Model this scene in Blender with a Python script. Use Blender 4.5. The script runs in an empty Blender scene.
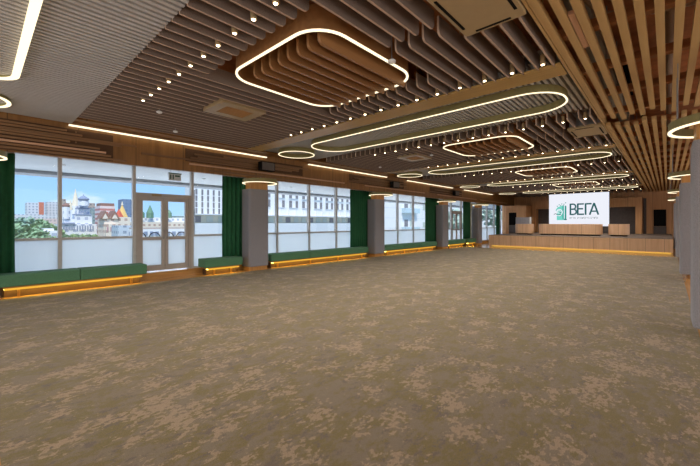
import bpy, math, random
from math import pi, sin, cos, radians as R
random.seed(7)
C = bpy.context.scene
COL = C.collection

# ------------------------------------------------------------------ camera, sky, sun, exposure
YAW = R(42.64)
CAM_H = 1.4
FPX = 345.0
HZ = 223.4
cd = bpy.data.cameras.new('camera')
cam = bpy.data.objects.new('camera', cd)
COL.objects.link(cam)
cam.location = (0, 0, CAM_H)
cam.rotation_euler = (R(90), R(0.0), YAW - R(90))
cd.sensor_width = 36
cd.lens = 36 * FPX / 700
cd.shift_y = -(233.0 - HZ) / 700
cd.clip_start = 0.05
cd.clip_end = 3000
C.camera = cam

w = bpy.data.worlds.new('sky')
C.world = w
w.use_nodes = True
nt = w.node_tree
nt.nodes.clear()
def wn(t): return nt.nodes.new(t)
tc = wn('ShaderNodeTexCoord'); sx = wn('ShaderNodeSeparateXYZ')
nt.links.new(tc.outputs['Generated'], sx.inputs[0])
rp = wn('ShaderNodeValToRGB')
rp.color_ramp.elements[0].position = 0.0; rp.color_ramp.elements[0].color = (0.40, 0.68, 1.0, 1)
rp.color_ramp.elements[1].position = 0.28; rp.color_ramp.elements[1].color = (0.20, 0.48, 0.95, 1)
nt.links.new(sx.outputs['Z'], rp.inputs[0])
mp = wn('ShaderNodeMapping'); mp.inputs['Scale'].default_value = (5, 5, 16)
nt.links.new(tc.outputs['Generated'], mp.inputs[0])
ns = wn('ShaderNodeTexNoise'); ns.inputs['Scale'].default_value = 1.1; ns.inputs['Detail'].default_value = 6
nt.links.new(mp.outputs[0], ns.inputs['Vector'])
cr = wn('ShaderNodeValToRGB')
cr.color_ramp.elements[0].position = 0.53; cr.color_ramp.elements[0].color = (0, 0, 0, 1)
cr.color_ramp.elements[1].position = 0.66; cr.color_ramp.elements[1].color = (0.85, 0.85, 0.85, 1)
nt.links.new(ns.outputs[0], cr.inputs[0])
mx = wn('ShaderNodeMix'); mx.data_type = 'RGBA'
nt.links.new(cr.outputs[0], mx.inputs['Factor']); nt.links.new(rp.outputs[0], mx.inputs['A'])
mx.inputs['B'].default_value = (0.92, 0.95, 1.0, 1)
bg = wn('ShaderNodeBackground'); bg.inputs['Strength'].default_value = 1.2
nt.links.new(mx.outputs['Result'], bg.inputs['Color'])
wo = wn('ShaderNodeOutputWorld'); nt.links.new(bg.outputs[0], wo.inputs[0])

sd = bpy.data.lights.new('sun', 'SUN'); sd.energy = 3.3; sd.angle = R(1.5); sd.color = (1, .95, .87)
so = bpy.data.objects.new('sun', sd); COL.objects.link(so)
so.rotation_euler = (R(36), 0, R(-28))       # shines towards +Y, on the facades that face the hall

C.view_settings.view_transform = 'Standard'
C.view_settings.look = 'None'
C.view_settings.gamma = 1
C.view_settings.exposure = 0.0
C.view_settings.use_curve_mapping = False
C.cycles.use_denoising = True
C.cycles.use_light_tree = True
C.cycles.max_bounces = 8
C.cycles.diffuse_bounces = 4
C.cycles.sample_clamp_indirect = 4.0

SPOT_W = 30.0          # each ceiling downlight
LED = 1.7             # brightness of the white light tubes
AMBER = 8.0           # brightness of the strips under the benches
COLW = (1.0, 0.92, 0.82)

def area(name, loc, rot, sx_, sy_, power, col):
    d = bpy.data.lights.new(name, 'AREA'); d.shape = 'RECTANGLE'; d.size = sx_; d.size_y = sy_; d.energy = power; d.color = col
    o = bpy.data.objects.new(name, d); COL.objects.link(o); o.location = loc; o.rotation_euler = rot; return o
# unseen fill lamps added along the right side and near end of the hall
area('foyer_light', (12, -2.8, 1.7), (R(90), 0, 0), 27, 2.6, 270, (1, .97, .93))
area('near_end_light', (-2.8, 3.5, 1.7), (R(90), 0, R(-90)), 11, 2.6, 170, (1, .97, .93))

# added lamp beyond the terrace canopy, strengthening the daylight through the windows
area('window_daylight', (13, 14.7, 1.8), (R(90), 0, R(180)), 30, 2.8, 330, (.86, .93, 1))

# ------------------------------------------------------------------ materials
def new_mat(name):
    m = bpy.data.materials.new(name); m.use_nodes = True
    n = m.node_tree; b = n.nodes['Principled BSDF']
    return m, n, b
def srgb(r, g, b):
    f = lambda c: (c / 12.92 if c <= .04045 else ((c + .055) / 1.055) ** 2.4)
    return (f(r / 255), f(g / 255), f(b / 255), 1)
def plain(name, col, rough=.6, metal=0, noise=.08, scale=20, bump=0):
    m, n, b = new_mat(name)
    b.inputs['Roughness'].default_value = rough; b.inputs['Metallic'].default_value = metal
    t = n.nodes.new('ShaderNodeTexCoord'); x = n.nodes.new('ShaderNodeTexNoise')
    x.inputs['Scale'].default_value = scale; x.inputs['Detail'].default_value = 4
    n.links.new(t.outputs['Object'], x.inputs['Vector'])
    r = n.nodes.new('ShaderNodeValToRGB')
    r.color_ramp.elements[0].position = .3; r.color_ramp.elements[1].position = .7
    r.color_ramp.elements[0].color = tuple(c * (1 - noise) for c in col[:3]) + (1,)
    r.color_ramp.elements[1].color = tuple(min(1, c * (1 + noise)) for c in col[:3]) + (1,)
    n.links.new(x.outputs[0], r.inputs[0]); n.links.new(r.outputs[0], b.inputs['Base Color'])
    if bump:
        bp = n.nodes.new('ShaderNodeBump'); bp.inputs['Strength'].default_value = bump; bp.inputs['Distance'].default_value = .01
        n.links.new(x.outputs[0], bp.inputs['Height']); n.links.new(bp.outputs[0], b.inputs['Normal'])
    return m
def wood(name, c1, c2, rough=.45, axis='X', scale=1.0):
    m, n, b = new_mat(name)
    b.inputs['Roughness'].default_value = rough
    t = n.nodes.new('ShaderNodeTexCoord'); mp = n.nodes.new('ShaderNodeMapping')
    s = {'X': (.6, 9, 9), 'Y': (9, .6, 9), 'Z': (9, 9, .6)}[axis]
    mp.inputs['Scale'].default_value = tuple(v * scale for v in s)
    n.links.new(t.outputs['Object'], mp.inputs[0])
    x = n.nodes.new('ShaderNodeTexNoise'); x.inputs['Scale'].default_value = 1.6; x.inputs['Detail'].default_value = 5
    n.links.new(mp.outputs[0], x.inputs['Vector'])
    r = n.nodes.new('ShaderNodeValToRGB')
    r.color_ramp.elements[0].position = .32; r.color_ramp.elements[1].position = .7
    r.color_ramp.elements[0].color = c1; r.color_ramp.elements[1].color = c2
    n.links.new(x.outputs[0], r.inputs[0]); n.links.new(r.outputs[0], b.inputs['Base Color'])
    return m
def emit(name, col, s):
    m = bpy.data.materials.new(name); m.use_nodes = True
    n = m.node_tree; n.nodes.clear()
    e = n.nodes.new('ShaderNodeEmission'); e.inputs['Color'].default_value = tuple(col[:3]) + (1,); e.inputs['Strength'].default_value = s
    o = n.nodes.new('ShaderNodeOutputMaterial'); n.links.new(e.outputs[0], o.inputs[0])
    return m
def carpet():
    m, n, b = new_mat('patterned carpet')
    b.inputs['Roughness'].default_value = .95
    b.inputs['Specular IOR Level'].default_value = .15
    b.inputs['Sheen Weight'].default_value = .12; b.inputs['Sheen Roughness'].default_value = .5
    N = n.nodes.new; L = n.links.new
    t = N('ShaderNodeTexCoord')
    def noise(sc, det, rough, mscale, off=0, dist=0):
        mp = N('ShaderNodeMapping'); mp.inputs['Scale'].default_value = mscale; mp.inputs['Location'].default_value = (off, off * .7, 0)
        L(t.outputs['Object'], mp.inputs[0])
        x = N('ShaderNodeTexNoise'); x.inputs['Scale'].default_value = sc; x.inputs['Detail'].default_value = det
        x.inputs['Roughness'].default_value = rough; x.inputs['Distortion'].default_value = dist
        L(mp.outputs[0], x.inputs['Vector']); return x.outputs[0]
    def thr(src, a, c):
        r = N('ShaderNodeMapRange'); r.inputs['From Min'].default_value = a; r.inputs['From Max'].default_value = c
        r.clamp = True; L(src, r.inputs[0]); return r.outputs[0]
    def mix(f, A, B):
        k = N('ShaderNodeMix'); k.data_type = 'RGBA'; L(f, k.inputs['Factor'])
        for q, v in (('A', A), ('B', B)):
            if isinstance(v, tuple): k.inputs[q].default_value = v
            else: L(v, k.inputs[q])
        return k.outputs['Result']
    base = mix(thr(noise(5.5, 8, .78, (1, 1.6, 1), 5), .46, .54), CARPET[0], CARPET[1])
    base = mix(thr(noise(7.0, 7, .75, (1, 1.6, 1), 31), .55, .60), base, CARPET[3])
    clus = noise(3.3, 3, .6, (1.0, 1.2, 1), 17); fine = noise(21, 4, .62, (1.0, 1.5, 1), 3)
    sm = N('ShaderNodeMath'); sm.operation = 'ADD'; L(clus, sm.inputs[0]); L(fine, sm.inputs[1])
    beige = mix(thr(sm.outputs[0], 1.085, 1.12), base, CARPET[2])
    fib = noise(160, 2, .6, (1, 1, 1))
    k = N('ShaderNodeMapRange'); k.inputs['From Min'].default_value = .3; k.inputs['From Max'].default_value = .7
    k.inputs['To Min'].default_value = .8; k.inputs['To Max'].default_value = 1.2; L(fib, k.inputs[0])
    mu = N('ShaderNodeMix'); mu.data_type = 'RGBA'; mu.blend_type = 'MULTIPLY'; mu.inputs['Factor'].default_value = 1
    L(beige, mu.inputs['A']); L(k.outputs[0], mu.inputs['B'])
    L(mu.outputs['Result'], b.inputs['Base Color'])
    bp = N('ShaderNodeBump'); bp.inputs['Strength'].default_value = .25; bp.inputs['Distance'].default_value = .004
    L(fib, bp.inputs['Height']); L(bp.outputs[0], b.inputs['Normal'])
    return m
CARPET = (srgb(117, 104, 88), srgb(111, 98, 64), srgb(144, 125, 103), srgb(103, 91, 80))
def glass_mat():
    m = bpy.data.materials.new('clear window glass'); m.use_nodes = True
    n = m.node_tree; n.nodes.clear(); N = n.nodes.new
    tr = N('ShaderNodeBsdfTransparent'); tr.inputs[0].default_value = (.98, .99, .99, 1)
    gl = N('ShaderNodeBsdfGlossy'); gl.inputs['Roughness'].default_value = .03
    lw = N('ShaderNodeLayerWeight'); lw.inputs[0].default_value = .5
    pw = N('ShaderNodeMath'); pw.operation = 'POWER'; pw.inputs[1].default_value = 5; n.links.new(lw.outputs['Facing'], pw.inputs[0])
    fr = N('ShaderNodeMath'); fr.operation = 'MULTIPLY_ADD'; fr.inputs[1].default_value = .5; fr.inputs[2].default_value = .02; n.links.new(pw.outputs[0], fr.inputs[0])
    mxs = N('ShaderNodeMixShader'); o = N('ShaderNodeOutputMaterial')
    n.links.new(fr.outputs[0], mxs.inputs[0]); n.links.new(tr.outputs[0], mxs.inputs[1]); n.links.new(gl.outputs[0], mxs.inputs[2])
    n.links.new(mxs.outputs[0], o.inputs[0]); return m
def frost_mat():
    m = bpy.data.materials.new('frosted window film'); m.use_nodes = True
    n = m.node_tree; n.nodes.clear(); N = n.nodes.new
    a = N('ShaderNodeBsdfTranslucent'); a.inputs[0].default_value = (.86, .92, .96, 1)
    d = N('ShaderNodeBsdfDiffuse'); d.inputs[0].default_value = (.80, .84, .87, 1)
    mxs = N('ShaderNodeMixShader'); mxs.inputs[0].default_value = .3
    o = N('ShaderNodeOutputMaterial')
    n.links.new(a.outputs[0], mxs.inputs[1]); n.links.new(d.outputs[0], mxs.inputs[2]); n.links.new(mxs.outputs[0], o.inputs[0]); return m
def felt_fin(name, col):
    return plain(name, col, .95, 0, .18, 90, .2)
def panel_wood(name, c1, c2, pitch, axis):
    """wood panels with thin dark seams every pitch metres along an axis"""
    m = wood(name, c1, c2, .45, 'Z' if axis != 'Z' else 'X')
    n = m.node_tree; b = n.nodes['Principled BSDF']; L = n.links.new
    src = b.inputs['Base Color'].links[0].from_socket
    t = n.nodes.new('ShaderNodeTexCoord'); s = n.nodes.new('ShaderNodeSeparateXYZ'); L(t.outputs['Object'], s.inputs[0])
    md = n.nodes.new('ShaderNodeMath'); md.operation = 'PINGPONG'; md.inputs[1].default_value = pitch / 2; L(s.outputs[axis], md.inputs[0])
    lt = n.nodes.new('ShaderNodeMath'); lt.operation = 'LESS_THAN'; lt.inputs[1].default_value = .006; L(md.outputs[0], lt.inputs[0])
    k = n.nodes.new('ShaderNodeMix'); k.data_type = 'RGBA'; L(lt.outputs[0], k.inputs['Factor']); L(src, k.inputs['A'])
    k.inputs['B'].default_value = tuple(v * .45 for v in c1[:3]) + (1,)
    L(k.outputs['Result'], b.inputs['Base Color']); return m

M = dict(
    carpet=carpet(),
    floorwood=wood('oak floor', srgb(180, 130, 72), srgb(204, 154, 92), .18, 'X'),
    fascia=panel_wood('oak bulkhead panel', srgb(128, 88, 42), srgb(152, 106, 54), 1.05, 'X'),
    batten=wood('brown batten', srgb(118, 84, 52), srgb(142, 104, 66), .5, 'X'),
    palebatten=wood('pale oak batten', srgb(186, 142, 112), srgb(206, 162, 130), .5, 'X'),
    slat=wood('tan ceiling slat', srgb(172, 136, 84), srgb(188, 152, 98), .5, 'X'),
    backing=plain('dark brown backing', srgb(88, 60, 36), .8, 0, .1, 8),
    beam=wood('brown beam', srgb(150, 98, 54), srgb(176, 120, 70), .6, 'Y'),
    plenum=plain('brown plenum paint', srgb(176, 110, 64), .9, 0, .3, 3),
    baffle=felt_fin('taupe felt baffle', srgb(128, 111, 100)),
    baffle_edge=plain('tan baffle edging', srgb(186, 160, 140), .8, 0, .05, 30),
    ribbed=plain('ribbed white ceiling', srgb(178, 174, 170), .6, 0, .03, 8),
    rim=plain('sage grey metal rim', srgb(138, 128, 80), .55, 0, .05, 30),
    goldboard=wood('tan soffit board', srgb(168, 132, 72), srgb(182, 146, 84), .5, 'Y'),
    finwood=wood('warm oak fin', srgb(140, 98, 58), srgb(160, 114, 70), .5, 'X'),
    colfelt=felt_fin('grey felt cladding', srgb(146, 144, 150)),
    colwood=wood('honey oak', srgb(180, 124, 62), srgb(202, 146, 80), .4, 'Z'),
    frame=plain('taupe window frame', srgb(192, 190, 188), .5, 0, .04, 10),
    doorframe=plain('brown door frame', srgb(178, 170, 164), .5, 0, .04, 10),
    glass=glass_mat(), frost=frost_mat(),
    velvet=plain('green bench velvet', srgb(84, 130, 98), .85, 0, .15, 60, .15),
    curtain=plain('dark green curtain', srgb(32, 98, 62), .8, 0, .12, 12),
    legmetal=plain('brass leg', srgb(170, 120, 50), .4, .5, .04, 10),
    stagewood=panel_wood('stage oak veneer', srgb(202, 160, 124), srgb(218, 178, 142), .62, 'Y'),
    wallwood=panel_wood('oak wall panel', srgb(196, 140, 90), srgb(212, 160, 110), .9, 'Y'),
    stagetop=plain('dark stage floor', srgb(92, 76, 64), .8, 0, .1, 20),
    greywall=plain('dark grey wall felt', srgb(96, 88, 86), .9, 0, .1, 10),
    dark=plain('black plastic', srgb(18, 16, 16), .75, 0, .1, 10),
    duct=plain('galvanised duct', srgb(150, 150, 150), .4, .6, .1, 12),
    pipe=plain('pale pipe', srgb(170, 150, 130), .5, 0, .05, 10),
    cream=plain('cream panel', srgb(164, 140, 102), .5, 0, .03, 10),
    ventcore=plain('tan diffuser mesh', srgb(170, 128, 80), .6, 0, .1, 60),
    soffit=plain('pale render soffit', srgb(200, 204, 206), .8, 0, .03, 4),
    soffitedge=plain('grey canopy edge', srgb(140, 144, 148), .8, 0, .04, 4),
    white=plain('white plaster', srgb(226, 226, 226), .8, 0, .03, 2),
    led=emit('warm white tube', (1.0, .85, .57), LED),
    spot=emit('downlight lens', (1.0, .80, .52), 14),
    amber=emit('amber strip', (1.0, .74, .14), AMBER),
    amberface=emit('amber strip face', (1.0, .52, .06), .95),
    gold=emit('gold strip', (1.0, .76, .18), 9),
    screen=emit('white screen', (.86, .88, .96), 1.0),
    teal=emit('screen teal', srgb(36, 150, 140), 1.0),
    ltteal=emit('screen pale teal', srgb(120, 212, 198), 1.0),
    dkteal=emit('screen dark teal', srgb(40, 92, 96), 1.0),
    grtext=emit('screen grey lettering', srgb(112, 128, 132), 1.0),
)

M['dark'].node_tree.nodes['Principled BSDF'].inputs['Specular IOR Level'].default_value = .1
# ------------------------------------------------------------------ mesh building
class MB:
    def __init__(s): s.v = []; s.f = []
    def add(s, vs, fs):
        o = len(s.v); s.v += [tuple(p) for p in vs]; s.f += [tuple(i + o for i in f) for f in fs]; return s
    def box(s, x0, x1, y0, y1, z0, z1):
        return s.add([(x0, y0, z0), (x1, y0, z0), (x1, y1, z0), (x0, y1, z0), (x0, y0, z1), (x1, y0, z1), (x1, y1, z1), (x0, y1, z1)],
                     [(0, 3, 2, 1), (4, 5, 6, 7), (0, 1, 5, 4), (1, 2, 6, 5), (2, 3, 7, 6), (3, 0, 4, 7)])
    def prism(s, poly, z0, z1):                # poly counter-clockwise in XY
        n = len(poly)
        vs = [(x, y, z0) for x, y in poly] + [(x, y, z1) for x, y in poly]
        fs = [tuple(range(n - 1, -1, -1)), tuple(range(n, 2 * n))] + [(i, (i + 1) % n, n + (i + 1) % n, n + i) for i in range(n)]
        return s.add(vs, fs)
    def prism_xz(s, poly, y0, y1):             # poly in XZ, extruded along Y
        n = len(poly)
        vs = [(x, y0, z) for x, z in poly] + [(x, y1, z) for x, z in poly]
        fs = [tuple(range(n)), tuple(range(2 * n - 1, n - 1, -1))] + [(i, n + i, n + (i + 1) % n, (i + 1) % n) for i in range(n)]
        return s.add(vs, fs)
    def prism_yz(s, poly, x0, x1):
        n = len(poly)
        vs = [(x0, y, z) for y, z in poly] + [(x1, y, z) for y, z in poly]
        fs = [tuple(range(n)), tuple(range(2 * n - 1, n - 1, -1))] + [(i, n + i, n + (i + 1) % n, (i + 1) % n) for i in range(n)]
        return s.add(vs, fs)
    def loop(s, outer, inner, z0, z1):         # closed band between two matching outlines
        n = len(outer)
        vs = [(x, y, z) for z in (z0, z1) for ring in (outer, inner) for x, y in ring]
        A, B, D, E_ = 0, n, 2 * n, 3 * n       # out-low, in-low, out-high, in-high
        fs = []
        for i in range(n):
            j = (i + 1) % n
            fs += [(A + i, A + j, D + j, D + i), (B + j, B + i, E_ + i, E_ + j), (A + j, A + i, B + i, B + j), (D + i, D + j, E_ + j, E_ + i)]
        return s.add(vs, fs)
    def cyl(s, x, y, z0, z1, r, n=12, r2=None):
        r2 = r if r2 is None else r2
        vs = [(x + r * cos(2 * pi * i / n), y + r * sin(2 * pi * i / n), z0) for i in range(n)] + [(x + r2 * cos(2 * pi * i / n), y + r2 * sin(2 * pi * i / n), z1) for i in range(n)]
        return s.add(vs, [tuple(range(n - 1, -1, -1)), tuple(range(n, 2 * n))] + [(i, (i + 1) % n, n + (i + 1) % n, n + i) for i in range(n)])
    def lathe(s, x, y, prof, n=12):
        k = len(prof)
        vs = [(x + r * cos(2 * pi * i / n), y + r * sin(2 * pi * i / n), z) for r, z in prof for i in range(n)]
        fs = [(a * n + i, a * n + (i + 1) % n, (a + 1) * n + (i + 1) % n, (a + 1) * n + i) for a in range(k - 1) for i in range(n)]
        fs += [tuple(range(n - 1, -1, -1)), tuple(range((k - 1) * n, k * n))]
        return s.add(vs, fs)
    def tube(s, pts, r, n=8):
        from mathutils import Vector
        P = [Vector(p) for p in pts]; rings = []
        for i, p in enumerate(P):
            d = (P[min(i + 1, len(P) - 1)] - P[max(i - 1, 0)]).normalized()
            a = d.cross(Vector((0, 0, 1)))
            if a.length < .01: a = d.cross(Vector((0, 1, 0)))
            a.normalize(); b = d.cross(a)
            rings.append([p + r * (a * cos(2 * pi * k / n) + b * sin(2 * pi * k / n)) for k in range(n)])
        vs = [q for rg in rings for q in rg]
        fs = [(i * n + k, i * n + (k + 1) % n, (i + 1) * n + (k + 1) % n, (i + 1) * n + k) for i in range(len(P) - 1) for k in range(n)]
        fs += [tuple(range(n - 1, -1, -1)), tuple(range((len(P) - 1) * n, len(P) * n))]
        return s.add(vs, fs)
    def mesh(s, name):
        m = bpy.data.meshes.new(name); m.from_pydata(s.v, [], s.f); m.update(); return m

def link(name, mb, mat, parent=None, bevel=0, smooth=False):
    """one mesh object, its origin brought to the middle of its base"""
    me = mb.mesh(name) if isinstance(mb, MB) else mb
    if isinstance(mb, MB):
        xs = [v[0] for v in mb.v]; ys = [v[1] for v in mb.v]; zs = [v[2] for v in mb.v]
        c = ((min(xs) + max(xs)) / 2, (min(ys) + max(ys)) / 2, min(zs))
        if parent is None:
            for v in me.vertices: v.co.x -= c[0]; v.co.y -= c[1]; v.co.z -= c[2]
    me.materials.append(mat) if not me.materials else None
    o = bpy.data.objects.new(name, me); COL.objects.link(o)
    if parent is None and isinstance(mb, MB): o.location = c
    if parent is not None: o.parent = parent
    if bevel:
        bm = o.modifiers.new('bevel', 'BEVEL'); bm.width = bevel; bm.segments = 2; bm.limit_method = 'ANGLE'
    if smooth:
        for p in me.polygons: p.use_smooth = True
    return o
def tag(o, label, cat, group=None, kind='thing'):
    o['label'] = label; o['category'] = cat; o['kind'] = kind
    if group: o['group'] = group
    return o
def thing(name, label, cat, loc=(0, 0, 0), group=None):
    o = bpy.data.objects.new(name, None); o.empty_display_size = .1; COL.objects.link(o); o.location = loc
    return tag(o, label, cat, group)
def struct(name, mb, mat, label=None, **k):
    o = link(name, mb, mat, **k); o['kind'] = 'structure'
    if label: o['label'] = label
    return o
def copy_tree(o, loc, label=None, group=None, parent=None):
    c = o.copy(); COL.objects.link(c)
    if parent is not None: c.parent = parent
    else: c.location = loc
    if label: c['label'] = label
    if group: c['group'] = group
    for ch in o.children: copy_tree(ch, None, parent=c)
    return c
_one = 'zeroth first second third fourth fifth sixth seventh eighth ninth tenth eleventh twelfth thirteenth fourteenth fifteenth sixteenth seventeenth eighteenth nineteenth'.split()
def nth(i):
    if i < 20: return _one[i]
    t = {2: ('twentieth', 'twenty'), 3: ('thirtieth', 'thirty'), 4: ('fortieth', 'forty'), 5: ('fiftieth', 'fifty')}[i // 10]
    return t[0] if i % 10 == 0 else t[1] + '-' + _one[i % 10]
def rrect(cx, cy, hx, hy, r, n=8):
    pts = []
    for sx_, sy_, a0 in ((1, 1, 0), (-1, 1, 90), (-1, -1, 180), (1, -1, 270)):
        for k in range(n + 1):
            a = R(a0 + 90 * k / n)
            pts.append((cx + sx_ * (hx - r) + r * cos(a), cy + sy_ * (hy - r) + r * sin(a)))
    return pts
def spot_lamp(parent, loc, power, size=150, blend=.9, rad=.04):
    d = bpy.data.lights.get('downlight beam')
    if d is None:
        d = bpy.data.lights.new('downlight beam', 'SPOT'); d.energy = power; d.spot_size = R(size); d.spot_blend = blend
        d.shadow_soft_size = rad; d.color = COLW
    o = bpy.data.objects.new('downlight_beam', d); COL.objects.link(o); o.parent = parent; o.location = loc
    return o
# real-world bearing of a far thing: (column, row) of the frame and its distance beyond the window wall
def far(u, v, Y):
    a, b = (u - 350) / FPX, (HZ - v) / FPX
    rx = cos(YAW) + a * sin(YAW); ry = sin(YAW) - a * cos(YAW); k = Y / ry
    return (rx * k, Y, CAM_H + b * k)

# ------------------------------------------------------------------ sizes of the hall
X0, X1, Y0, YW = -3.0, 29.0, -3.0, 9.6
ZC = 3.4                                    # underside of the hanging ceiling
PX = 6.03                                   # spacing of the ceiling bays
COLX = [-.1, 5.76, 11.66, 17.57, 22.3]     # column centres along the windows

# ------------------------------------------------------------------ setting
struct('floor', MB().box(.1, 19.8, -.29, 9.0, -.08, 0), M['carpet'], 'grey brown patchy patterned carpet')
struct('trim_1', MB().box(X0, X1, 9.0, 9.5, -.08, 0), M['floorwood'], 'oak floor strip along the window wall')
struct('trim_2', MB().box(X0, .1, Y0, 9.0, -.08, 0), M['floorwood'], 'oak floor strip at the near end')
struct('trim_3', MB().box(.1, X1, Y0, -.29, -.08, 0), M['floorwood'], 'oak floor strip beneath the right columns')
struct('trim_4', MB().box(19.8, X1, -.29, 9.0, -.08, 0), M['floorwood'], 'oak floor under and beside the stage')
struct('trim_5', MB().box(X0, X1, 9.5, 9.75, -.08, .17), M['floorwood'], 'oak step below the windows')
struct('ceiling', MB().box(X0 - .1, X1 + .1, Y0 - .1, 9.9, 4.3, 4.5), M['plenum'], 'brown ceiling void')
struct('wall_back', MB().box(X1, X1 + .2, Y0 - .1, 9.9, -.08, 4.3), M['wallwood'])
struct('wall_right', MB().box(X0, X1, Y0 - .2, Y0, -.08, 4.3), M['white'])
struct('wall_left', MB().box(X0 - .2, X0, Y0 - .1, 9.9, -.08, 4.3), M['white'])
struct('wall_window', MB().box(X0, X1, 8.98, 9.06, 2.73, 4.3).box(X0, X1, 9.06, 9.75, 2.84, 2.92).box(X0, X1, 9.62, 9.75, 2.92, 4.3)
       , M['fascia'], 'oak bulkhead above the windows')
struct('wall_window_end', MB().box(X0, -1.6, 9.56, 9.75, .17, 2.84), M['greywall'])

# windows: mullions every 1.4 m, frosted film up to 1.07 m, clear glass above
GRID = [-1.57 + 1.4 * k for k in range(22)]
def window(n, x0, x1, label, skip=()):
    w_ = bpy.data.objects.new('window_%d' % n, None); COL.objects.link(w_); w_['kind'] = 'structure'; w_['label'] = label
    w_.location = ((x0 + x1) / 2, YW, .17); ox = w_.location
    def P(nm, mb, mat):
        mb.v = [(a - ox[0], b - ox[1], c - ox[2]) for a, b, c in mb.v]; return link(nm, mb, mat, w_)
    xs = [x0] + [g for g in GRID if x0 + .15 < g < x1 - .15] + [x1]
    for a, b in zip(xs, xs[1:]):
        if any(s0 - .1 < (a + b) / 2 < s1 + .1 for s0, s1 in skip):
            P('glass_pane', MB().box(a + .03, b - .03, 9.625, 9.635, 2.16, 2.8), M['glass']); continue
        P('glass_pane', MB().box(a + .03, b - .03, 9.625, 9.635, 1.09, 2.8), M['glass'])
        P('frosted_pane', MB().box(a + .03, b - .03, 9.62, 9.64, .21, 1.05), M['frost'])
        P('sill_rail', MB().box(a + .03, b - .03, 9.59, 9.67, 1.045, 1.095), M['frame'])
        P('bottom_rail', MB().box(a + .03, b - .03, 9.59, 9.67, .17, .215), M['frame'])
    for x in xs: P('mullion', MB().box(x - .032, x + .032, 9.57, 9.69, .17, 2.84), M['frame'])
    P('head_rail', MB().box(x0, x1, 9.58, 9.68, 2.8, 2.84), M['frame'])
    return w_
window(1, -1.57, 5.43, 'wide window around the glazed double door', [(2.63, 4.03)])
window(2, 5.43, 11.03, 'window behind the long bench between first and second columns')
window(3, 11.03, 16.63, 'window between second and third columns')
window(4, 16.63, 22.23, 'window with narrow double door beyond the third column', [(19.43, 20.83)])
window(5, 22.23, 27.83, 'farthest window beside the stage')

def door(n, x0, x1, label):
    d = bpy.data.objects.new('door_%d' % n, None); COL.objects.link(d); d['kind'] = 'structure'; d['label'] = label
    d.location = ((x0 + x1) / 2, YW, .17); o_ = d.location
    def sh(mb): mb.v = [(a - o_[0], b - o_[1], c - o_[2]) for a, b, c in mb.v]; return mb
    a, b = x0 + .035, x1 - .035; m_ = (a + b) / 2
    link('door_frame', sh(MB().box(a, a + .07, 9.56, 9.7, .17, 2.16).box(b - .07, b, 9.56, 9.7, .17, 2.16).box(a + .07, b - .07, 9.56, 9.7, 2.07, 2.16)), M['doorframe'], d)
    for s, (l, r) in enumerate(((a + .075, m_ - .004), (m_ + .004, b - .075))):
        lf = link('door_leaf', sh(MB().box(l, l + .075, 9.58, 9.66, .2, 2.065).box(r - .075, r, 9.58, 9.66, .2, 2.065)
                 .box(l + .075, r - .075, 9.58, 9.66, 1.97, 2.065).box(l + .075, r - .075, 9.58, 9.66, .98, 1.06).box(l + .075, r - .075, 9.58, 9.66, .2, .34)), M['doorframe'], d)
        link('glass_pane', sh(MB().box(l + .075, r - .075, 9.615, 9.625, 1.06, 1.97)), M['glass'], lf)
        link('frosted_pane', sh(MB().box(l + .075, r - .075, 9.61, 9.63, .34, .98)), M['frost'], lf)
        hx = r - .035 if s == 0 else l + .035
        link('door_handle', sh(MB().tube([(hx, 9.58, 1.02), (hx, 9.54, 1.02), (hx, 9.535, 1.05), (hx, 9.535, 1.2), (hx, 9.54, 1.23), (hx, 9.58, 1.23)], .01)), M['duct'], lf)
    link('door_closer', sh(MB().box(m_ - .32, m_ - .1, 9.53, 9.57, 2.09, 2.14)), M['cream'], d)
door(1, 2.63, 4.03, 'brown framed glazed double door to the terrace')
door(2, 19.43, 20.83, 'narrow glazed double door beyond third column')

# ------------------------------------------------------------------ columns with ring lights
CH = .34
def column(cx, cy, ztop, dy, label, group, inset=.03):
    t = thing('felt_column', label, 'column', (cx, cy, 0), group)
    link('column_base', MB().prism(rrect(0, 0, CH - inset, dy - inset, .06), 0, .12), M['colwood'], t)
    link('felt_cladding', MB().prism(rrect(0, 0, CH, dy, .08), .12, 2.42), M['colfelt'], t, bevel=.02)
    link('column_neck', MB().prism(rrect(0, 0, CH - .03, dy - .03, .06) if ztop > 2.8 else rrect(0, -.085, .315, .14, .05), 2.42, min(ztop, 2.7)), M['colwood'], t)
    if ztop > 2.8: link('column_shaft', MB().prism(rrect(0, 0, .14, .14, .02), 2.7, ztop), M['beam'], t)
    return t
def ring(cx, cy, ztop, rr, label, group):
    t = thing('ring_light', label, 'ring light', (cx, cy, 2.58), group)
    def circ(r, n=48): return [(r * cos(2 * pi * i / n), r * sin(2 * pi * i / n)) for i in range(n)]
    link('ring_rim', MB().loop(circ(rr), circ(rr - .03), .02, .12), M['rim'], t)
    link('light_tube', MB().loop(circ(rr + .002), circ(rr - .035), 0, .018), M['led'], t)
    for a in (60, 120, 240, 300):
        x, y = (rr - .015) * cos(R(a)), (rr - .015) * sin(R(a))
        link('hanger', MB().cyl(x, y, .12, ztop - 2.58, .006, 6), M['duct'], t)
    return t
names_l = ['just outside the near end of the windows', 'between the short bench and the long bench', 'second along the windows, past the long bench', 'third along the windows, before the narrow door', 'farthest along the windows, beside the stage']
for i, cx in enumerate(COLX):
    column(cx, 9.215, 2.725, .235, 'grey felt column ' + names_l[i], 'grey felt columns along the windows')
    ring(cx, 8.965, 2.73, .5, 'glowing ring light around the column ' + names_l[i], 'ring lights around the window columns')
names_r = ['nearest of the right row', 'second in the right row', 'third in the right row', 'farthest in the right row']
RCX = [6.25, 12.35, 18.3, 24.2]
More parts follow.
